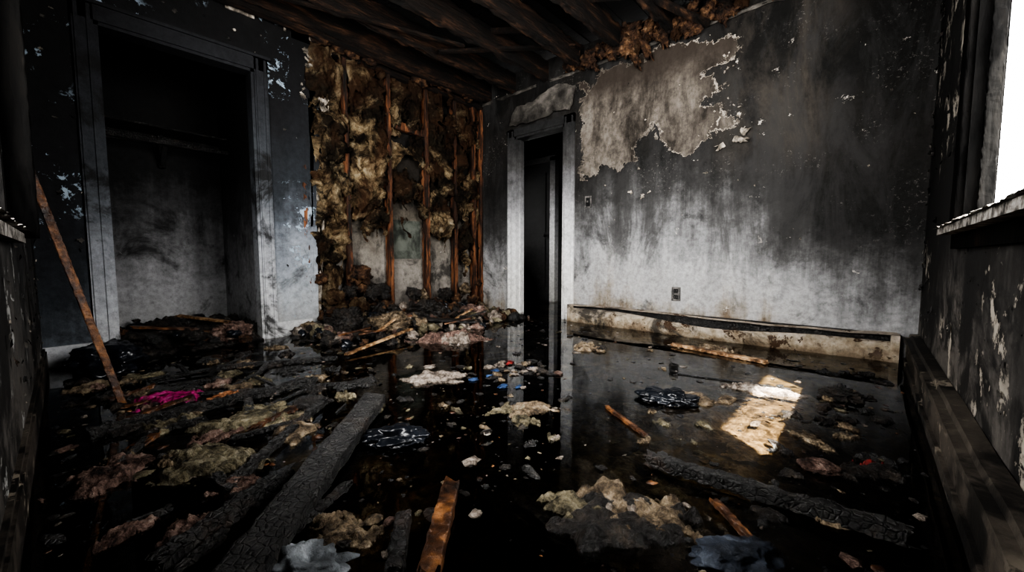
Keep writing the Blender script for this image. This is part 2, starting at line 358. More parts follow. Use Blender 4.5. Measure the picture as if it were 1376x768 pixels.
b.box((C0,YC-.1,-.1),(C1,YC,CZ0),M_CW); b.box((C0,YC-.1,CZ1),(C1,YC,H+.22),M_CW); b.obj('wall_front')
# left wall: empty parent with layers
wl=empty('wall_left')
b=MB()
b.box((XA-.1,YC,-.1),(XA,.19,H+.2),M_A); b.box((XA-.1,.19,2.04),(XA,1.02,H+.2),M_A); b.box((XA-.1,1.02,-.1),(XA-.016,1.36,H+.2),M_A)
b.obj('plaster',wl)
edge=[(1.40,-.05),(1.395,.4),(1.37,.75),(1.42,1.0),(1.38,1.15),(1.50,1.38),(1.545,1.6),(1.53,1.85),(1.43,1.93),(1.47,2.05),(1.60,2.2),(1.64,2.44)]
e2=frac(edge,4,.3,False,5)
poly=[(1.02,-.05)]+e2+[(1.02,2.44)]
polysheet('drywall_sheet',poly,lambda y,z:Vector((XA-.007,y,z)),.014,M_A,wl)
e3=[(p[0]+.010+.03*max(0,mn.noise(Vector((p[1]*5,0,3)))),p[1]) for p in e2]
polysheet('torn_paper',[(1.2,-.05)]+e3+[(1.2,2.44)],lambda y,z:Vector((XA-.018,y,z)),.006,M_CREAM,wl)
b=MB(); b.box((XA-.16,1.3,-.1),(XA-.13,YB,H+.2),M_BACKING)
b.box((XA-.129,2.18,.62),(XA-.12,2.58,1.02),M_BOARD)
b.obj('sheathing',wl)
b=MB()
for i,(y,wd) in enumerate([(1.37,.045),(1.745,.042),(2.165,.045),(2.61,.05),(3.0,.042),(3.30,.04),(3.395,.04)]):
    b.plank((XA-.050,y,-.05),(XA-.050+random.uniform(-.01,.015),y+random.uniform(-.02,.02),2.4),wd,.09,M_STUD,i+3,.16,140,0,roll=0)
b.box((XA-.12,1.3,-.05),(XA-.01,YB,.05),M_STUD); b.box((XA-.12,1.3,2.38),(XA,YB,2.44),M_JOIST)
b.plank((XA-.06,2.2,1.95),(XA-.05,2.6,1.93),.06,.08,M_STUD,51,.1,30); b.plank((XA-.06,3.02,2.1),(XA-.05,3.4,2.08),.06,.08,M_STUD,52,.1,30)
b.obj('wall_studs',wl)

# insulation batts in the stud bays
ins=MB()
bays=[(1.41,1.735,.30,.10,1),(1.755,2.155,.90,.085,2),(2.175,2.60,1.08,.065,3),(2.62,2.99,.85,.075,4),(3.01,3.29,.55,.07,5),(3.31,3.40,.5,.04,6)]
for y0,y1,zb,bl,sd in bays:
    def fn(u,v,y0=y0,y1=y1,zb=zb,bl=bl,sd=sd):
        z=zb-.25+(2.42-zb+.25)*v; y=y0+(y1-y0)*u
        prof=(max(0,1-(2*u-1)**2))**.4
        n=fr(Vector((y*5,z*4.5,sd)),5); r=rdg(Vector((y*6+.8*mn.noise(Vector((z*3,sd,0))),z*3.5,sd+3)))
        fold=rdg(Vector((y*5+.5*n,z*8,sd+9)))
        x=XA-.10+bl*prof*(.9+1.3*n)+.06*(r-.4)*prof+.045*(fold-.5)*prof+.025*fr(Vector((y*20,z*20,sd)),4)
        return Vector((min(x,XA+.10),y+.03*mn.noise(Vector((z*8,y*8,sd))),z))
    def keep(u,v,zb=zb,sd=sd,y0=y0,y1=y1):
        z=zb-.25+(2.42-zb+.25)*v; y=y0+(y1-y0)*u
        if z<zb+.35*fr(Vector((y*7,z*2,sd*3.3)),4): return False
        return fr(Vector((y*4,z*3,sd*7.7)),4)<.42
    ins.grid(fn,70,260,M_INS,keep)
rc=random.Random(11)
for i in range(80):
    k=rc.choice([0,0,1,1,2,3,3,4]); y0,y1,zb,bl,sd=bays[k]
    y=rc.uniform(y0+.05,y1-.05); z=rc.uniform(max(zb,.4),2.3); s_=rc.uniform(.04,.10)
    ins.blob((XA-.035+rc.uniform(-.01,.02),y,z),(s_*.6,s_,s_*rc.uniform(.8,1.5)),M_INS,i+400,.7,1.4,4,crease=.35,cf=2.4,hi=.14,rot=(rc.uniform(-.6,.6),0,0))
for i,(y,zt,ln,wd,out) in enumerate([(1.50,2.3,1.0,.18,.03),(1.60,1.4,.6,.16,.07),(1.84,2.38,.7,.17,.05),(2.05,2.4,.5,.2,.05),(2.45,2.42,.5,.22,.04),(2.75,2.35,.5,.14,.05),(3.1,2.3,.5,.14,.04),(1.47,1.0,.5,.10,.04)]):
    def fn(u,v,y=y,zt=zt,ln=ln,wd=wd,out=out,i=i):
        z=zt-ln*v; w_=wd*(1-.5*v+.6*mn.noise(Vector((v*5,i,2))))
        yy=y+(u-.5)*w_+.07*mn.noise(Vector((v*3,i*3,0)))
        x=XA-.03+out*(.6+.8*v)*(.5+fr(Vector((yy*6,z*5,i)),4))+.05*rdg(Vector((yy*8,z*6,i+20)))*(1-(2*u-1)**2)+.015*fr(Vector((yy*25,z*25,i)),3)
        return Vector((x,yy,z+.06*mn.noise(Vector((u*5,i,7)))))
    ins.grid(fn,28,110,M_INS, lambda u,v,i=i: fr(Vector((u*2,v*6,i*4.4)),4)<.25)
for i in range(30):
    y=random.uniform(1.45,2.2); z=.05+random.random()**1.2*.5
    s_=random.uniform(.04,.09)
    ins.blob((XA+.02+random.uniform(-.05,.09),y,z),(s_,s_,s_*.9),random.choice([M_INS,M_RAG,M_RUBBLE,M_RAG]),i+5,.6,1.5,4,crease=.3,hi=.12)
for i in range(14):
    y=random.uniform(2.2,3.35); z=.05+random.random()**1.6*.3; s_=random.uniform(.03,.07)
    ins.blob((XA+.0+random.uniform(-.05,.09),y,z),(s_,s_,s_*.9),random.choice([M_RAG,M_RUBBLE,M_TAN]),i+45,.6,1.5,4,crease=.3,hi=.12)
ins.obj('insulation_batts',wl)

# closet
cl=MB()
cl.box((-4.82,-.25,-.1),(-4.72,1.3,H),M_CL); cl.box((-4.72,1.05,-.1),(XA-.1,1.15,H),M_CL); cl.box((-4.72,-.3,-.1),(XA-.1,-.2,H),M_CL); cl.box((-4.82,-.3,2.3),(XA-.1,1.2,2.4),M_CL)
cl.obj('wall_closet')
sh=empty('closet_shelf')
b=MB(); b.plank((-4.55,-.2,1.72),(-4.55,1.05,1.70),.3,.02,M_CHAR,2,.05,60,0); b.box((-4.72,-.2,1.62),(-4.70,1.05,1.70),M_CHAR); b.obj('shelf_board',sh)
b=MB(); b.plank((-4.42,-.2,1.60),(-4.42,1.05,1.58),.035,.035,M_CHAR,5,.1,60,0)
b.box((-4.70,.60,1.42),(-4.66,.64,1.70),M_CHAR); b.plank((-4.66,.62,1.45),(-4.42,.62,1.62),.03,.02,M_CHAR,8,.05,20,0); b.obj('hanging_rod',sh)

# hallway beyond the back doorway (small boarded window added out of view to light it)
b=MB()
HY0,HY1,HZ0,HZ1=3.75,4.45,.85,1.75
b.box((-4.2,4.75,-.1),(-2.0,4.85,H),M_HALL)
b.box((-4.3,YB+T,-.1),(-4.2,HY0,H),M_HALL); b.box((-4.3,HY1,-.1),(-4.2,4.85,H),M_HALL); b.box((-4.3,HY0,-.1),(-4.2,HY1,HZ0),M_HALL); b.box((-4.3,HY0,HZ1),(-4.2,HY1,H),M_HALL)
b.box((-2.15,YB+T,-.1),(-2.05,4.85,H),M_HALL); b.box((-4.3,YB+T,2.4),(-2.0,4.85,2.5),M_HALL)
b.box((-4.2,YB+T,-.1),(XA-.14,YB+T+.02,H),M_HALL)
b.obj('wall_hall')
wn=empty('added_hall_window'); b=MB()
b.box((-4.2,HY0-.06,HZ0-.06),(-4.18,HY0,HZ1+.06),M_TRIM); b.box((-4.2,HY1,HZ0-.06),(-4.18,HY1+.06,HZ1+.06),M_TRIM); b.box((-4.2,HY0,HZ1),(-4.18,HY1,HZ1+.06),M_TRIM); b.box((-4.3,HY0,HZ0-.03),(-4.15,HY1,HZ0),M_TRIM)
b.obj('casing',wn)
b=MB()
for k in range(4): b.plank((-4.31,HY0-.05,HZ0+.10+k*.21),(-4.31,HY1+.05,HZ0+.11+k*.22),.13,.02,M_CHAR,60+k,.06,40,roll=math.pi/2)
b.obj('boarding',wn)
d=empty('door_2')
b=MB(); b.box((-3.98,4.70,-.05),(-3.45,4.74,2.0),M_HALL); b.box((-3.9,4.69,.2),(-3.53,4.70,.9),M_HALL); b.box((-3.9,4.69,1.0),(-3.53,4.70,1.85),M_HALL); b.obj('door_leaf',d)
b=MB(); b.box((-3.43,4.66,-.05),(-3.34,4.75,2.05),M_TRIM); b.box((-4.08,4.66,-.05),(-4.0,4.75,2.05),M_TRIM); b.box((-4.08,4.66,2.0),(-3.34,4.75,2.07),M_TRIM); b.obj('door_casing',d)
b=MB(); b.blob((-3.52,4.66,.95),(.025,.03,.025),M_HOLE,1,.05,1,3); b.obj('door_knob',d)

# door casings
d=empty('door_1'); b=MB()
for x0,x1 in((DX0-.10,DX0),(DX1,DX1+.12)):
    b.box((x0,YB-.022,-.05),(x1,YB,DT+.08),M_TRIM)
    b.box((x0+.012,YB-.03,-.05),(x0+.03,YB-.022,DT+.06),M_TRIM); b.box((x1-.03,YB-.03,-.05),(x1-.012,YB-.022,DT+.06),M_TRIM)
b.box((DX0-.10,YB-.022,DT),(DX1+.12,YB,DT+.08),M_TRIM)
b.obj('casing',d); b=MB()
b.box((DX0,YB-.01,-.05),(DX0+.022,YB+T+.01,DT),M_TRIM); b.box((DX1-.022,YB-.01,-.05),(DX1,YB+T+.01,DT),M_TRIM); b.box((DX0,YB-.01,DT-.025),(DX1,YB+T+.01,DT),M_TRIM)
b.box((DX0+.022,YB+.05,-.05),(DX0+.034,YB+.08,DT-.025),M_TRIM); b.box((DX1-.034,YB+.05,-.05),(DX1-.022,YB+.08,DT-.025),M_TRIM)
b.obj('jamb',d)
d=empty('closet_doorway'); b=MB()
for y0,y1 in((.10,.19),(1.02,1.11)):
    b.box((XA,y0,-.05),(XA+.022,y1,2.13),M_TRIMD); b.box((XA+.022,y0+.01,-.05),(XA+.03,y0+.028,2.12),M_TRIMD); b.box((XA+.022,y1-.028,-.05),(XA+.03,y1-.01,2.12),M_TRIMD)
b.box((XA,.10,2.04),(XA+.022,1.11,2.13),M_TRIMD); b.box((XA,.08,2.13),(XA+.035,1.13,2.15),M_TRIMD)
b.obj('casing',d); b=MB()
b.box((XA-.11,.19,-.05),(XA+.01,.21,2.04),M_TRIMD); b.box((XA-.11,1.0,-.05),(XA+.01,1.02,2.04),M_TRIMD); b.box((XA-.11,.19,2.02),(XA+.01,1.02,2.04),M_TRIMD)
b.obj('jamb',d)

# ceiling: decking + joists
cg=empty('ceiling')
b=MB()
x=-5.0
while x<.5:
    b.box((x,-.3,H+.235+random.uniform(0,.012)),(x+.19,3.6,H+.28),M_DECK); x+=.195
b.obj('decking',cg)
b=MB(); b.box((-5.2,-.6,H+.28),(.35,6.0,H+.36),M_ROOF); b.obj('roof_slab',cg)
b=MB(); b.box((XW+WT,-1.0,H-.03),(.86,4.2,H+.06),M_ROOF); b.box((-4.5,-1.05,H-.03),(XW+WT,-.21,H+.06),M_ROOF); b.obj('added_sun_eave')  # unseen eaves added to trim the sun patch and block sun at the front window
b=MB()
for i,x in enumerate([-3.40,-3.02,-2.60,-2.18,-1.74,-1.30,-.86,-.42,.02]):
    b.plank((x,YC,H+.11+random.uniform(-.02,.02)),(x+random.uniform(-.05,.05),YB+.05,H+.11),.05+.02*random.random(),.20,M_JOIST,i+1,.22,260,0)
for i,(x,y) in enumerate([(-3.2,2.2),(-2.4,2.6),(-1.52,2.8),(-1.08,2.0),(-2.4,.8)]):
    b.plank((x-.21,y,H+.19),(x+.21,y+.02,H+.06),.04,.04,M_JOIST,i+40,.15,30,0)
b.plank((-2.9,2.3,H+.0),(-2.1,3.2,H+.12),.05,.025,M_JOIST,71,.15,60)
b.plank((-1.5,2.5,H+.15),(-1.0,3.38,H-.02),.06,.03,M_JOIST,72,.15,60)
b.plank((-3.3,.6,H-.01),(-2.7,2.4,H+.02),.04,.02,M_JOIST,73,.15,60)
b.plank((-3.45,.1,H+.0),(-3.40,3.3,H+.0),.07,.05,M_JOIST,74,.2,160)
b.obj('joists',cg)
b=MB()   # burnt rags along top of the back wall
for i in range(46):
    x=random.gauss(-1.55,.22) if i<16 else random.uniform(-2.3,-.4)
    r=random.random()
    b.blob((x,YB-.03-.06*random.random(),H+.06+.10*random.random()-.08*r),(.03+.05*random.random(),.03,.03+.06*random.random()),M_RAG if i%4 else M_INS,i,.7,1.8,4,crease=.35,rot=(0,random.uniform(-1,1),0),hi=.12)
for (x,l) in [(-1.62,.16),(-1.50,.12),(-1.35,.08),(-2.0,.08),(-.9,.06)]:
    b.blob((x,YB-.05,H+.02-l*.3),(.03,.03,l),M_RAG,x*7,.7,1.8,4,crease=.4,rot=(0,.3*x,0),hi=.14)
for i in range(14):
    b.blob((XA+.03+.06*random.random(),random.uniform(1.5,3.3),H-.04+.06*random.random()),(.04,.04+.05*random.random(),.04),M_RAG,i+90,.6,1.6,3,crease=.3)
b.obj('ceiling_insulation_rags',cg)
def crownfn(u,v):
    x=XA+u*(XW-XA); return Vector((x,YB-.010-.008*mn.noise(Vector((x*6,0,1))),H-.030+.04*v+(.012+.02*mn.noise(Vector((x*9,3,0))))*(0 if v>.5 else 1)))
b=MB(); b.grid(crownfn,300,3,M_HEAD,lambda u,v: fr(Vector((u*14,0,2)),3)<.28); b.obj('trim_1',solid=.012)
def crownfn2(u,v):
    y=YC+u*(1.62-YC); return Vector((XA+.012,y,H-.035+.025*v+.014*mn.noise(Vector((y*9,3,0)))))
b=MB(); b.grid(crownfn2,200,3,M_CREAM,lambda u,v: fr(Vector((u*9,0,5)),3)<.0); b.obj('trim_2',solid=.008)

# scorched paint layer remaining on back wall (fine torn edge resolved from a distance attribute)
P=[(-2.14,2.30),(-2.05,2.27),(-1.92,2.37),(-1.5,2.385),(-1.2,2.38),(-1.08,2.30),(-.90,2.33),(-.80,2.26),(-.82,2.13),(-1.0,2.06),(-.92,1.93),(-1.04,1.84),(-.90,1.78),(-.80,1.66),(-.95,1.62),(-.92,1.54),(-1.07,1.53),(-1.14,1.47),(-1.27,1.50),(-1.33,1.62),(-1.42,1.76),(-1.55,1.68),(-1.62,1.52),(-1.72,1.44),(-1.86,1.52),(-1.94,1.42),(-2.06,1.44),(-2.14,1.40)]
def sdf(x,z):
    ins_=False; dm=9
    n=len(P)
    for i in range(n):
        ax,az=P[i]; bx,bz=P[(i+1)%n]
        if (az>z)!=(bz>z) and x<(bx-ax)*(z-az)/(bz-az)+ax: ins_=not ins_
        dx,dz=bx-ax,bz-az; t=max(0,min(1,((x-ax)*dx+(z-az)*dz)/(dx*dx+dz*dz)))
        dm=min(dm,math.hypot(x-ax-t*dx,z-az-t*dz))
    return dm if ins_ else -dm
b=MB(); NX,NZ=110,80
X0,X1,Z0,Z1=-2.20,-.5,1.2,2.43
b.grid(lambda u,v:Vector((X0+(X1-X0)*u,YB-.006,Z0+(Z1-Z0)*v)),NX,NZ,M_PATCH)
po=b.obj('scorched_paint_sheet')
at=po.data.attributes.new('sdf','FLOAT','POINT')
at.data.foreach_set('value',[sdf(v[0],v[2]) for v in b.v])
hp=frac([(-3.05,2.09),(-2.26,2.08),(-2.20,2.30),(-2.5,2.36),(-2.95,2.28)],4,.12,True,9)
polysheet('scorched_header_board',hp,lambda x,z:Vector((x,YB-.02-.06*(2.36-z),z)),.014,M_HEAD)

# peeling paint flakes
pk=MB()
for i in range(30):
    x=random.gauss(-.9,.09); z=random.uniform(1.45,2.2)
    pk.flake((x,YB-.010,z),(0,-1,0),random.uniform(.006,.025),M_CREAM,i,.35)
for (x,z,s_) in [(-.80,1.53,.09),(-.75,1.56,.06),(-.86,1.5,.05),(-1.55,1.42,.025),(-1.49,1.19,.035),(-1.6,1.22,.025),(-1.43,1.21,.025),(-.97,1.3,.025),(-2.1,1.45,.025)]:
    pk.flake((x,YB-.012,z),(0,-1,0),s_,M_CREAM,s_*90+x)
for i in range(50):
    pk.flake((random.uniform(-2.1,.2),YB-.003,random.uniform(.5,2.2)),(0,-1,0),random.uniform(.005,.013),M_B if i%3 else M_CREAM,i+50,.4)
pk.obj('peeling_paint_back')
pk=MB()
for i in range(90):
    y=random.choice([random.uniform(2.2,3.3),random.uniform(3.2,3.38),random.uniform(3.2,3.38)]); z=random.uniform(.3,2.3)
    pk.flake((XW-.003,y,z),(-1,0,0),random.uniform(.008,.035),random.choice([M_W,M_W,M_HEAD,M_CHAR]),i,.5)
for i in range(40):
    pk.flake((XW-.003,random.uniform(1.0,2.2),random.uniform(.2,.7)),(-1,0,0),random.uniform(.005,.015),random.choice([M_W,M_HEAD,M_W]),i+200,.3)
pk.obj('peeling_paint_right')
pk=MB()
for i in range(60):
    pk.flake((random.uniform(-3.4,-1.6),YC+.003,random.uniform(.15,.68)),(0,1,0),random.uniform(.008,.025),random.choice([M_CW,M_HEAD,M_CREAM,M_CHAR]),i+9,.4)
for i in range(34):
    pk.flake((random.uniform(-3.4,-2.1),YC+.003,random.uniform(.7,2.2)),(0,1,0),random.uniform(.01,.04),random.choice([M_CW,M_HEAD,M_CHAR]),i+19,.5)
pk.obj('peeling_paint_front')
pk=MB()
for i in range(40):
    y=random.choice([random.uniform(1.12,1.38),random.uniform(-.05,.1),random.uniform(.1,1.1)]); z=random.uniform(.4,2.3) if not .1<y<1.1 else random.uniform(2.14,2.38)
    pk.flake((XA+.004,y,z),(1,0,0),random.uniform(.006,.025),random.choice([M_A,M_CREAM,M_HEAD,M_CHAR]),i+29,.5)
for i in range(14):
    pk.flake((XA+.004,1.42+random.gauss(0,.02),random.uniform(1.95,2.35)),(1,0,0),random.uniform(.02,.045),M_CREAM,i+290,.5)
pk.obj('peeling_paint_left')

# baseboards
bb=empty('baseboard_back')
b=MB()
BX0=-2.19
def topstrip(u,v):
    x=BX0+u*(.16-BX0); return Vector((x,YB-.012-.035*v-.02*max(0,math.sin(u*9-1))*v,.165-.012*v+.008*math.sin(u*7)+.006*mn.noise(Vector((x*5,0,0)))))
b.grid(topstrip,160,4,M_METAL)
b.box((BX0,YB-.02,0-.04),(.16,YB-.001,.165),M_CHAR)
b.obj('back_plate',bb)
b=MB()
def frontp(u,v):
    x=BX0+u*(.16-BX0)
    buck=math.exp(-((u-.62)/.2)**2)
    top=.128-.035*buck+.01*math.sin(u*11)
    z=-.03+v*(top+.03)
    y=YB-.085-.02*math.sin(u*math.pi)-.05*buck*v-.012*math.sin(v*3.1)+.045*(v**3)*(1-buck)+.004*fr(Vector((x*6,z*20,0)),3)
    return Vector((x,y,z))
b.grid(frontp,200,14,M_METAL)
b.obj('bent_front_cover',bb,solid=.006)
b=MB()
b.plank((BX0,YB-.05,.05),(.14,YB-.05,.05),.05,.05,M_CHAR,4,.1,120,0); b.box((BX0-.03,YB-.10,-.04),(BX0,YB-.031,.17),M_METAL); b.box((.13,YB-.1,-.04),(.17,YB-.001,.165),M_METAL)
b.obj('heating_pipe',bb)
bb=empty('baseboard_right')
b=MB()
prof=[(.0,-.04),(.0,.035),(.010,.036),(.010,.135),(.0,.137),(.0,.160),(.022,.162),(.024,.182),(.060,.184)]
ny=160
vs=[];fs=[]
for i in range(ny+1):
    y=(YB-.09)-i/ny*(YB-.09-YC-.03)
    for (dx,z) in prof: vs.append(Vector((XW-.062+dx+.004*mn.noise(Vector((y*4,z*10,0))),y,z+.006*mn.noise(Vector((y*3,0,0))))))
L=len(prof)
for i in range(ny):
    for k in range(L-1):
        a=i*L+k; fs.append([a,a+1,a+1+L,a+L])
b.add(vs,fs,M_WTRIM,False); b.box((XW-.045,YC,-.04),(XW-.001,YB-.1,.15),M_WTRIM); b.obj('board',bb)
bb=MB(); bb.box((XA+.0,YC,-.04),(-.3,YC+.016,.10),M_WTRIM); bb.box((XA,YC,.10),(-.3,YC+.010,.115),M_WTRIM); bb.obj('baseboard_front')
bb=MB(); bb.box((XA,YC,-.04),(XA+.018,.10,.12),M_TRIMD); bb.box((XA,1.11,-.04),(XA+.018,1.38,.12),M_TRIMD); bb.obj('baseboard_left')

# windows
wn=empty('window_1'); b=MB()
b.plank((XW-.016,W1+.055,WZ0-.02),(XW-.016,W1+.05,2.3),.03,.10,M_FRAME,3,.08,140,0,roll=math.pi/2)
b.plank((XW-.012,W0-.055,WZ0-.02),(XW-.012,W0-.05,2.3),.02,.10,M_FRAME,4,.08,140,0,roll=math.pi/2)
b.box((XW-.03,W0-.1,WZ1),(XW,W1+.1,WZ1+.1),M_FRAME)
b.obj('casing',wn); b=MB()
b.box((XW-.01,W1-.012,WZ0),(XW+WT,W1,WZ1),M_FRAME); b.box((XW-.01,W0,WZ0),(XW+WT,W0+.015,WZ1),M_FRAME); b.box((XW-.01,W0,WZ1-.02),(XW+WT,W1,WZ1),M_FRAME)
b.plank((XW+.035,W1-.03,WZ0),(XW+.035,W1-.028,WZ1),.035,.02,M_FRAME,9,.2,120,0,roll=math.pi/2); b.box((XW+.03,W0+.015,WZ0),(XW+.045,W0+.04,WZ1),M_FRAME)
b.plank((XW+.04,W0,WZ0+.02),(XW+.04,W1,WZ0+.02),.02,.03,M_FRAME,10,.2,80,0)
b.obj('sash_frame',wn); b=MB()
def sill(u,v):
    y=W0-.12+u*(W1-W0+.24); return Vector((XW+WT-(.07+WT)*v-.012*fr(Vector((y*12,v*3,0)),3)*v,y,WZ0+.006+.006*fr(Vector((y*14,v*4,2)),3)-.01*v**4))
b.grid(sill,120,20,M_SILL); b.box((XW-.058,W0-.12,WZ0-.028),(XW+WT,W1+.12,WZ0-.005),M_SILL); b.box((XW-.02,W0-.12,WZ0-.08),(XW,W1+.12,WZ0-.028),M_FRAME); b.obj('sill',wn)
wn=empty('window_2'); b=MB()
b.plank((C0-.05,YC+.012,CZ0-.02),(C0-.055,YC+.012,2.2),.10,.024,M_FRAME,13,.06,140,0)
b.plank((C1+.05,YC+.012,CZ0-.02),(C1+.055,YC+.012,2.2),.10,.024,M_FRAME,14,.06,140,0)
b.box((C0-.1,YC,CZ1),(C1+.1,YC+.024,CZ1+.1),M_FRAME); b.obj('casing',wn); b=MB()
b.box((C0,YC-.1,CZ0),(C0+.02,YC,CZ1),M_FRAME); b.box((C1-.02,YC-.1,CZ0),(C1,YC,CZ1),M_FRAME); b.box((-1.235,YC-.09,CZ0),(-1.2,YC-.06,CZ1),M_FRAME); b.box((C0,YC-.09,1.38),(C1,YC-.06,1.41),M_FRAME)
b.obj('sash_frame',wn); b=MB()
def sill2(u,v):
    x=C0-.1+u*(C1-C0+.2); return Vector((x,YC-.1+.14*v+.012*fr(Vector((x*12,v*3,0)),3)*v,CZ0+.004+.006*fr(Vector((x*14,v*4,2)),3)))
b.grid(sill2,140,16,M_SILL); b.box((C0-.1,YC-.1,CZ0-.035),(C1+.1,YC+.03,CZ0-.006),M_SILL); b.obj('sill',wn)

# outlet + switch
def plate(name,x,z,kind):
    e=empty(name); b=MB(); b.box((x-.036,YB-.012,z-.058),(x+.036,YB-.006,z+.058),M_PLASTIC); b.obj('cover_plate',e); b=MB()
    if kind=='outlet':
        for dz in(-.026,.026):
            b.box((x-.017,YB-.016,z+dz-.016),(x+.017,YB-.011,z+dz+.016),M_HOLE)
            for dx in(-.007,.007): b.box((x+dx-.0015,YB-.018,z+dz-.006),(x+dx+.0015,YB-.015,z+dz+.006),M_PLASTIC)
        b.obj('sockets',e)
    else:
        b.box((x-.022,YB-.014,z-.04),(x+.022,YB-.011,z+.04),M_HOLE); b.box((x-.005,YB-.03,z-.004),(x+.005,YB-.012,z+.012),M_PLASTIC); b.obj('toggle',e)
plate('wall_outlet',-1.19,.33,'outlet'); plate('light_switch',-2.05,1.17,'switch')

# ------------------------------------------------------------------ debris
def one(name,fn):
    b=MB(); fn(b); return b.obj(name)
def pl(name,*a,**k): return one(name,lambda b:b.plank(*a,**k))
pl('charred_plank',(-1.56,.86,.03),(-.80,.12,.03),.095,.045,M_CHAR,3,.14)
pl('brown_board',(-.815,.665,.02),(-.61,.44,.02),.045,.03,M_BROWN,8,.14)
pl('charred_plank',(-.47,1.165,.02),(.10,1.22,.022),.042,.036,M_CHAR,12,.35)
pl('charred_plank',(-2.08,.81,.01),(-2.03,.02,.015),.045,.04,M_CHAR,15,.45)
pl('charred_plank',(-1.225,.39,.015),(-1.04,.09,.02),.045,.04,M_CHAR,16,.4)
pl('charred_plank',(-.81,.515,.015),(-.67,.40,.015),.035,.035,M_CHAR,17,.3)
pl('charred_plank',(-1.75,.72,.008),(-1.30,.28,.008),.035,.025,M_CHAR,18,.45)
pl('charred_plank',(-2.75,.55,.01),(-2.45,1.1,.01),.035,.025,M_CHAR,19,.45)
pl('leaning_stick',(-2.365,.14,-.02),(-2.475,-.075,1.0),.026,.022,M_BROWN,21,.2)
pl('pale_board',(-2.46,1.17,.02),(-2.68,1.80,.07),.03,.015,M_PALEWOOD,23,.15)
pl('broken_stick',(-1.02,2.885,.012),(-.43,2.77,.012),.045,.02,M_PALEWOOD,24,.3)
pl('broken_stick',(-.80,1.50,.006),(-.56,1.345,.006),.016,.012,M_BROWN,25,.4)
pl('broken_stick',(-.265,1.085,.012),(-.15,.97,.012),.018,.014,M_BROWN,26,.35)
pl('broken_stick',(-1.9,.95,.008),(-2.3,.35,.008),.02,.014,M_CHAR,28,.4)
pl('broken_stick',(-.75,2.2,.002),(-.25,2.30,.002),.012,.008,M_CHAR,29,.5)
def isl(name,c,rx,ry,h,mat,seed,rot=0,extra=None,n=100):
    def fn(b):
        b.matt(c,rx,ry,h,mat,seed,rot,n)
        if extra:
            for (dx,dy,s_,mt,k) in extra: b.matt((c[0]+dx,c[1]+dy,c[2]),s_,s_*.7,h*.8,mt,seed+k*1.37,rot+k,60)
    return one(name,fn)
isl('insulation_clump',(-1.68,1.27,.004),.16,.10,.024,M_PALE,3,.7)
isl('insulation_clump',(-1.02,1.27,.0),.13,.09,.020,M_TAN,4,.6,extra=[(-.08,-.07,.09,M_OLIVE,1),(.05,-.10,.07,M_OLIVE,2)])
isl('insulation_clump',(-1.72,.46,.0),.22,.13,.028,M_OLIVE,5,.9,extra=[(-.12,.05,.12,M_OLIVE,1),(.1,.1,.07,M_TAN,2)])
isl('insulation_clump',(-1.52,.26,.004),.16,.12,.03,M_OLIVE,6,.4)
isl('insulation_clump',(-1.60,.04,.0),.14,.09,.03,M_PINK,7,.2)
isl('insulation_clump',(-1.27,.30,.0),.09,.06,.025,M_PINK,8,.7)
isl('insulation_clump',(-.89,.40,.0),.09,.065,.02,M_TAN,9,.7)
isl('insulation_clump',(-.43,.85,.0),.17,.11,.034,M_RUBBLE,10,.75,extra=[(-.05,.07,.13,M_TAN,1),(.07,.10,.11,M_TAN,2),(-.11,-.02,.09,M_OLIVE,3),(.0,.09,.07,M_PALE,6)],n=120)
isl('insulation_clump',(-.56,1.84,.0),.16,.09,.018,M_TAN,12,.8)
isl('insulation_clump',(-.32,2.20,.0),.16,.06,.022,M_PALE,13,.1,extra=[(-.14,-.02,.06,M_PALE,1)])
isl('insulation_clump',(-2.36,1.95,.01),.27,.12,.065,M_PINK,14,1.0,n=120,extra=[(.05,.03,.14,M_PALE,1)])
isl('insulation_clump',(-1.43,2.41,.004),.11,.08,.03,M_TAN,16,0,extra=[(.08,.03,.07,M_RUBBLE,1)])
isl('insulation_clump',(-2.35,.62,.0),.10,.07,.022,M_OLIVE,17)
isl('insulation_clump',(-2.0,.25,.0),.12,.09,.025,M_OLIVE,18)
isl('insulation_clump',(-1.15,.16,.0),.10,.07,.022,M_PINK,19)
isl('insulation_clump',(-.28,2.0,-.03),.30,.50,.010,M_TAN,51,0)  # pale sunken sheet added so the sun patch on the floor looks brighter
isl('insulation_clump',(-.75,.95,-.020),.34,.26,.014,M_OLIVE,52,.4)
isl('insulation_clump',(-1.05,1.2,-.020),.30,.20,.014,M_OLIVE,53,.4)
isl('insulation_clump',(-.55,1.65,-.020),.32,.20,.014,M_TAN,54,.9)
isl('insulation_clump',(-.15,1.35,-.020),.22,.14,.014,M_TAN,55,.2)
isl('insulation_clump',(-1.9,1.0,-.020),.3,.2,.014,M_OLIVE,56,.2)
isl('insulation_clump',(-.60,1.10,-.020),.3,.2,.014,M_OLIVE,57,1.2)
isl('insulation_clump',(-1.35,.95,-.020),.25,.2,.014,M_TAN,58,1.2)
one('insulation_chunk',lambda b:b.blob((-3.58,.82,.07),(.13,.11,.07),M_PINK,15,.45,1.5,5,crease=.25,hi=.1))
one('rubble_lump',lambda b:b.blob((-.06,2.31,.01),(.07,.05,.035),M_RUBBLE,21,.5,1.5,5,crease=.3,hi=.12))
one('rubble_lump',lambda b:b.blob((-.08,1.48,.01),(.05,.035,.022),M_PINK,22,.25,1.5,5,crease=.12,hi=.04))
isl('rubble_lump',(-.75,2.95,.004),.10,.06,.03,M_TAN,23)
isl('rubble_lump',(.02,1.55,.0),.10,.07,.024,M_RUBBLE,24,extra=[(.02,.06,.05,M_RED,1)])
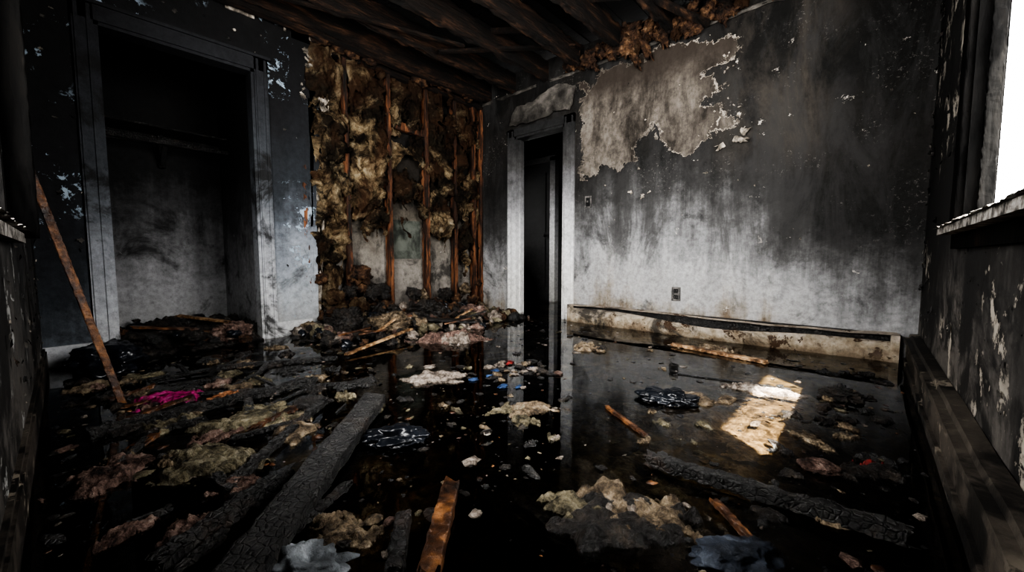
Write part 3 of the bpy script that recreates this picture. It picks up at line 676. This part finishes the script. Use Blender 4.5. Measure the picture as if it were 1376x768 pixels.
def bag(name,c,sz,mat,seed,rot=0,crease=.2,cf=1.5):
    one(name,lambda b:b.blob(c,sz,mat,seed,.45,1.5,5,rot=(0,0,rot),crease=crease,cf=cf,hi=.015))
bag('plastic_bag',(-.635,1.77,.008),(.12,.07,.04),M_BAG,31,.4)
bag('plastic_bag',(-1.21,.74,.008),(.10,.06,.035),M_BAG,32,.9)
bag('garbage_bag',(-3.20,.14,.05),(.22,.15,.10),M_BAG,33)
bag('grey_rag',(-.84,.30,.0),(.09,.06,.03),M_GREYCLOTH,41,.6,.3,1.8)
bag('blue_rag',(-.175,.92,.0),(.085,.05,.03),M_BLUECLOTH,42,.8,.3,1.8)
isl('magenta_cloth',(-2.32,.28,.006),.10,.13,.025,M_MAG,43,.1)
isl('orange_cloth',(-2.16,.45,.006),.06,.08,.015,M_ORANGE,44)
def scraps(b):
    for i in range(60):
        x=-1.44+random.gauss(0,.14); y=1.63+random.gauss(0,.14); s_=random.uniform(.008,.035)
        b.blob((x,y,.004),(s_,s_*random.uniform(.4,1),s_*.3),random.choice([M_PALE]*3+[M_TAN,M_TAN]+[M_RUBBLE]*4+[M_OLIVE,M_PINK,M_BLUE if i%3 else M_RED]),i,.6,1.5,3,crease=.4,rot=(0,0,random.random()*3),hi=.12)
one('paper_scraps',scraps)

# heap under the open studs
def heap(b):
    def fn(u,v):
        y=1.14+u*2.2; d=v
        wdt=.60+.25*mn.noise(Vector((y*1.5,0,3)))+.15*math.sin(u*3.1)
        x=XA+.0+d*wdt
        hgt=(.17*math.sin(min(1,u*1.15)*math.pi)**.5)*(1-d)**.8
        z=-.03+hgt*(1+.7*fr(Vector((x*7,y*7,1)),4))+.05*fr(Vector((x*14,y*14,4)),4)*(1-d*.6)
        return Vector((x,y,z))
    b.grid(fn,150,60,M_RUBBLE)
    for i in range(230):
        y=random.uniform(1.2,3.25); d=random.random()**1.2; x=XA+.07+d*.85
        z=.01+.14*(1-d)*math.sin((y-1.05)/2.35*3.1)
        s_=.012+.065*random.random()**1.8
        b.blob((x,y,z),(s_,s_*random.uniform(.5,1),s_*random.uniform(.4,.8)),random.choice([M_RUBBLE]*5+[M_TAN,M_PINK,M_PALE,M_CHAR,M_CHAR,M_OLIVE,M_RAG,M_BAG]),i,.55,1.5,3,crease=.3,rot=(random.random(),random.random(),random.random()*3),hi=.12)
    b.blob((-2.98,1.82,.08),(.15,.16,.08),M_TAN,61,.4,1.3,5,crease=.25,hi=.12)
    b.blob((-3.0,2.75,.08),(.12,.13,.07),M_PINK,62,.4,1.3,5,crease=.25,hi=.12)
    b.blob((-3.25,1.55,.10),(.11,.12,.09),M_RUBBLE,63,.5,1.2,5,crease=.3,hi=.12)
    b.blob((-3.2,2.35,.13),(.12,.12,.08),M_RUBBLE,64,.5,1.2,5,crease=.3,hi=.12)
    for i in range(22):
        y=random.uniform(1.3,3.0); x=XA+random.uniform(.1,.8); a=random.uniform(.3,2.8); L=random.uniform(.15,.40)
        b.plank((x,y,.06),(max(XA+.04,x+L*math.cos(a)*.6),min(3.35,y+L*math.sin(a)),.05+random.uniform(0,.10)),.028,.012,random.choice([M_CHAR,M_CHAR,M_BROWN,M_PALEWOOD]),i+80,.25,20)
    b.plank((-2.95,2.05,.10),(-2.62,2.45,.06),.12,.02,M_CHAR,99,.1,30,bend=.03)
one('debris_pile',heap)
def clheap(b):
    def fn(u,v):
        x=-4.70+u*1.30; y=-.18+v*1.2
        z=-.03+.13*(1+.8*fr(Vector((x*5,y*5,8)),4))*math.sin(min(1,u*1.0+.001)*math.pi)**.6+.03*fr(Vector((x*16,y*16,1)),3)
        if x>-3.62 : y=.22+v*.77
        return Vector((x,y,z))
    b.grid(fn,80,80,M_RUBBLE)
    for i in range(90):
        s_=random.uniform(.02,.06); x=random.uniform(-4.6,-3.35); y=random.uniform(.28,.92) if x>-3.75 else random.uniform(-.1,.96)
        b.blob((x,y,.03+.09*random.random()),(s_,s_,s_*.6),random.choice([M_RUBBLE,M_RUBBLE,M_BAG,M_CHAR,M_RAG,M_BAG,M_TAN]),i+7,.5,1.4,3,crease=.3,hi=.12)
    b.plank((-3.9,.30,.14),(-3.75,.62,.10),.05,.02,M_BROWN,4,.1,30); b.plank((-4.2,.6,.16),(-3.8,.85,.12),.04,.02,M_PALEWOOD,5,.1,30)
one('closet_debris_pile',clheap)

def chips(b):
    mats=[M_RUBBLE]*7+[M_CHAR]*4+[M_TAN]*2+[M_PALE]*2+[M_OLIVE]*2+[M_PINK,M_BROWN]
    for i in range(2100):
        k=random.random()
        if k<.4:
            x=random.uniform(-3.3,-.7); y=random.uniform(-.06,1.2)
        elif k<.54:
            x=XA+.06+abs(random.gauss(.5,.5)); y=random.uniform(1.2,3.25)
        elif k<.68:
            x=random.uniform(-.35,.16); y=random.uniform(.6,3.2)
        else:
            x=random.uniform(-2.6,.15); y=random.uniform(.3,3.2)
        if x>.16: continue
        s_=.002+.014*random.random()**5
        if k<.4: s_*=1.3
        b.blob((x,y,.0005),(s_*random.uniform(.7,2.2),s_,s_*.4),random.choice(mats),i,.5,1.5,2,rot=(0,0,random.random()*3),crease=.4)
one('floating_debris',chips)
def lumps(b):
    for i in range(50):
        s_=random.uniform(.025,.08)
        x=random.uniform(-3.2,-.95); y=random.uniform(-.08+s_*1.6,1.0)
        if x>-1.5 and y>.5: continue
        b.matt((x,y,.0),s_*1.4,s_,.022,random.choice([M_RUBBLE]*4+[M_CHAR,M_OLIVE,M_PINK,M_TAN]),i+300,random.random()*3,30)
    for i in range(26):
        x=random.uniform(-.2,.10); y=random.uniform(.9,2.9); s_=random.uniform(.02,.04)
        b.matt((x,y,.0),s_*1.4,s_,.016,random.choice([M_RUBBLE,M_CHAR,M_TAN]),i+500,random.random()*3,24)
    for i in range(26):
        x=random.uniform(-2.5,.0); y=random.uniform(.9,2.9); s_=random.uniform(.015,.035)
        b.matt((x,y,.0),s_*1.4,s_,.012,random.choice([M_RUBBLE,M_CHAR,M_TAN,M_OLIVE]),i+600,random.random()*3,22)
one('rubble_scatter',lumps)
def sticks(b):
    for i in range(30):
        x=random.uniform(-2.9,-.95); y=random.uniform(.05,.75); a=random.gauss(2.3,.6); L=random.uniform(.06,.26)
        if x>-1.3 and y>.4: continue
        b.plank((x,y,.006),(x+L*math.cos(a),max(-.06,y+L*math.sin(a)),.008+.02*random.random()),random.uniform(.008,.03),random.uniform(.006,.02),random.choice([M_CHAR]*5+[M_BROWN]),i+700,.5)
one('charred_splinters',sticks)

# ------------------------------------------------------------------ light
wd=bpy.data.worlds.new('overcast_sky'); S.world=wd; wd.use_nodes=True
bg=wd.node_tree.nodes['Background']; bg.inputs[0].default_value=(1.0,.985,.965,1); bg.inputs[1].default_value=31
def portal(name,loc,rot,sx,sy):
    l=bpy.data.lights.new(name,'AREA'); l.shape='RECTANGLE'; l.size=sx; l.size_y=sy; l.cycles.is_portal=True
    o=bpy.data.objects.new(name,l); o.location=loc; o.rotation_euler=rot; S.collection.objects.link(o)
portal('skylight_portal',(XW+WT+.01,(W0+W1)/2,(WZ0+WZ1)/2),(0,math.pi/2,0),WZ1-WZ0,W1-W0)
portal('skylight_portal',((C0+C1)/2,YC-.11,(CZ0+CZ1)/2),(math.pi/2,0,0),C1-C0,CZ1-CZ0)
portal('skylight_portal',(-4.34,(HY0+HY1)/2,(HZ0+HZ1)/2),(0,-math.pi/2,0),HZ1-HZ0,HY1-HY0)  # daylight through the added hall window
sl=bpy.data.lights.new('sun','SUN'); sl.energy=80; sl.angle=.01; sl.color=(1,.95,.86)
so=bpy.data.objects.new('sun',sl); so.rotation_euler=Vector((-1,.9,-1.95)).to_track_quat('-Z','Y').to_euler(); S.collection.objects.link(so)

# ------------------------------------------------------------------ camera
cd=bpy.data.cameras.new('camera'); cd.sensor_width=36; cd.lens=14.0; cd.clip_start=.02
co=bpy.data.objects.new('camera',cd); co.location=(0,0,.64); co.rotation_euler=(math.radians(90-4.17),0,math.radians(41.7)); S.collection.objects.link(co)
S.camera=co
S.view_settings.view_transform='AgX'
S.view_settings.look='AgX - High Contrast'
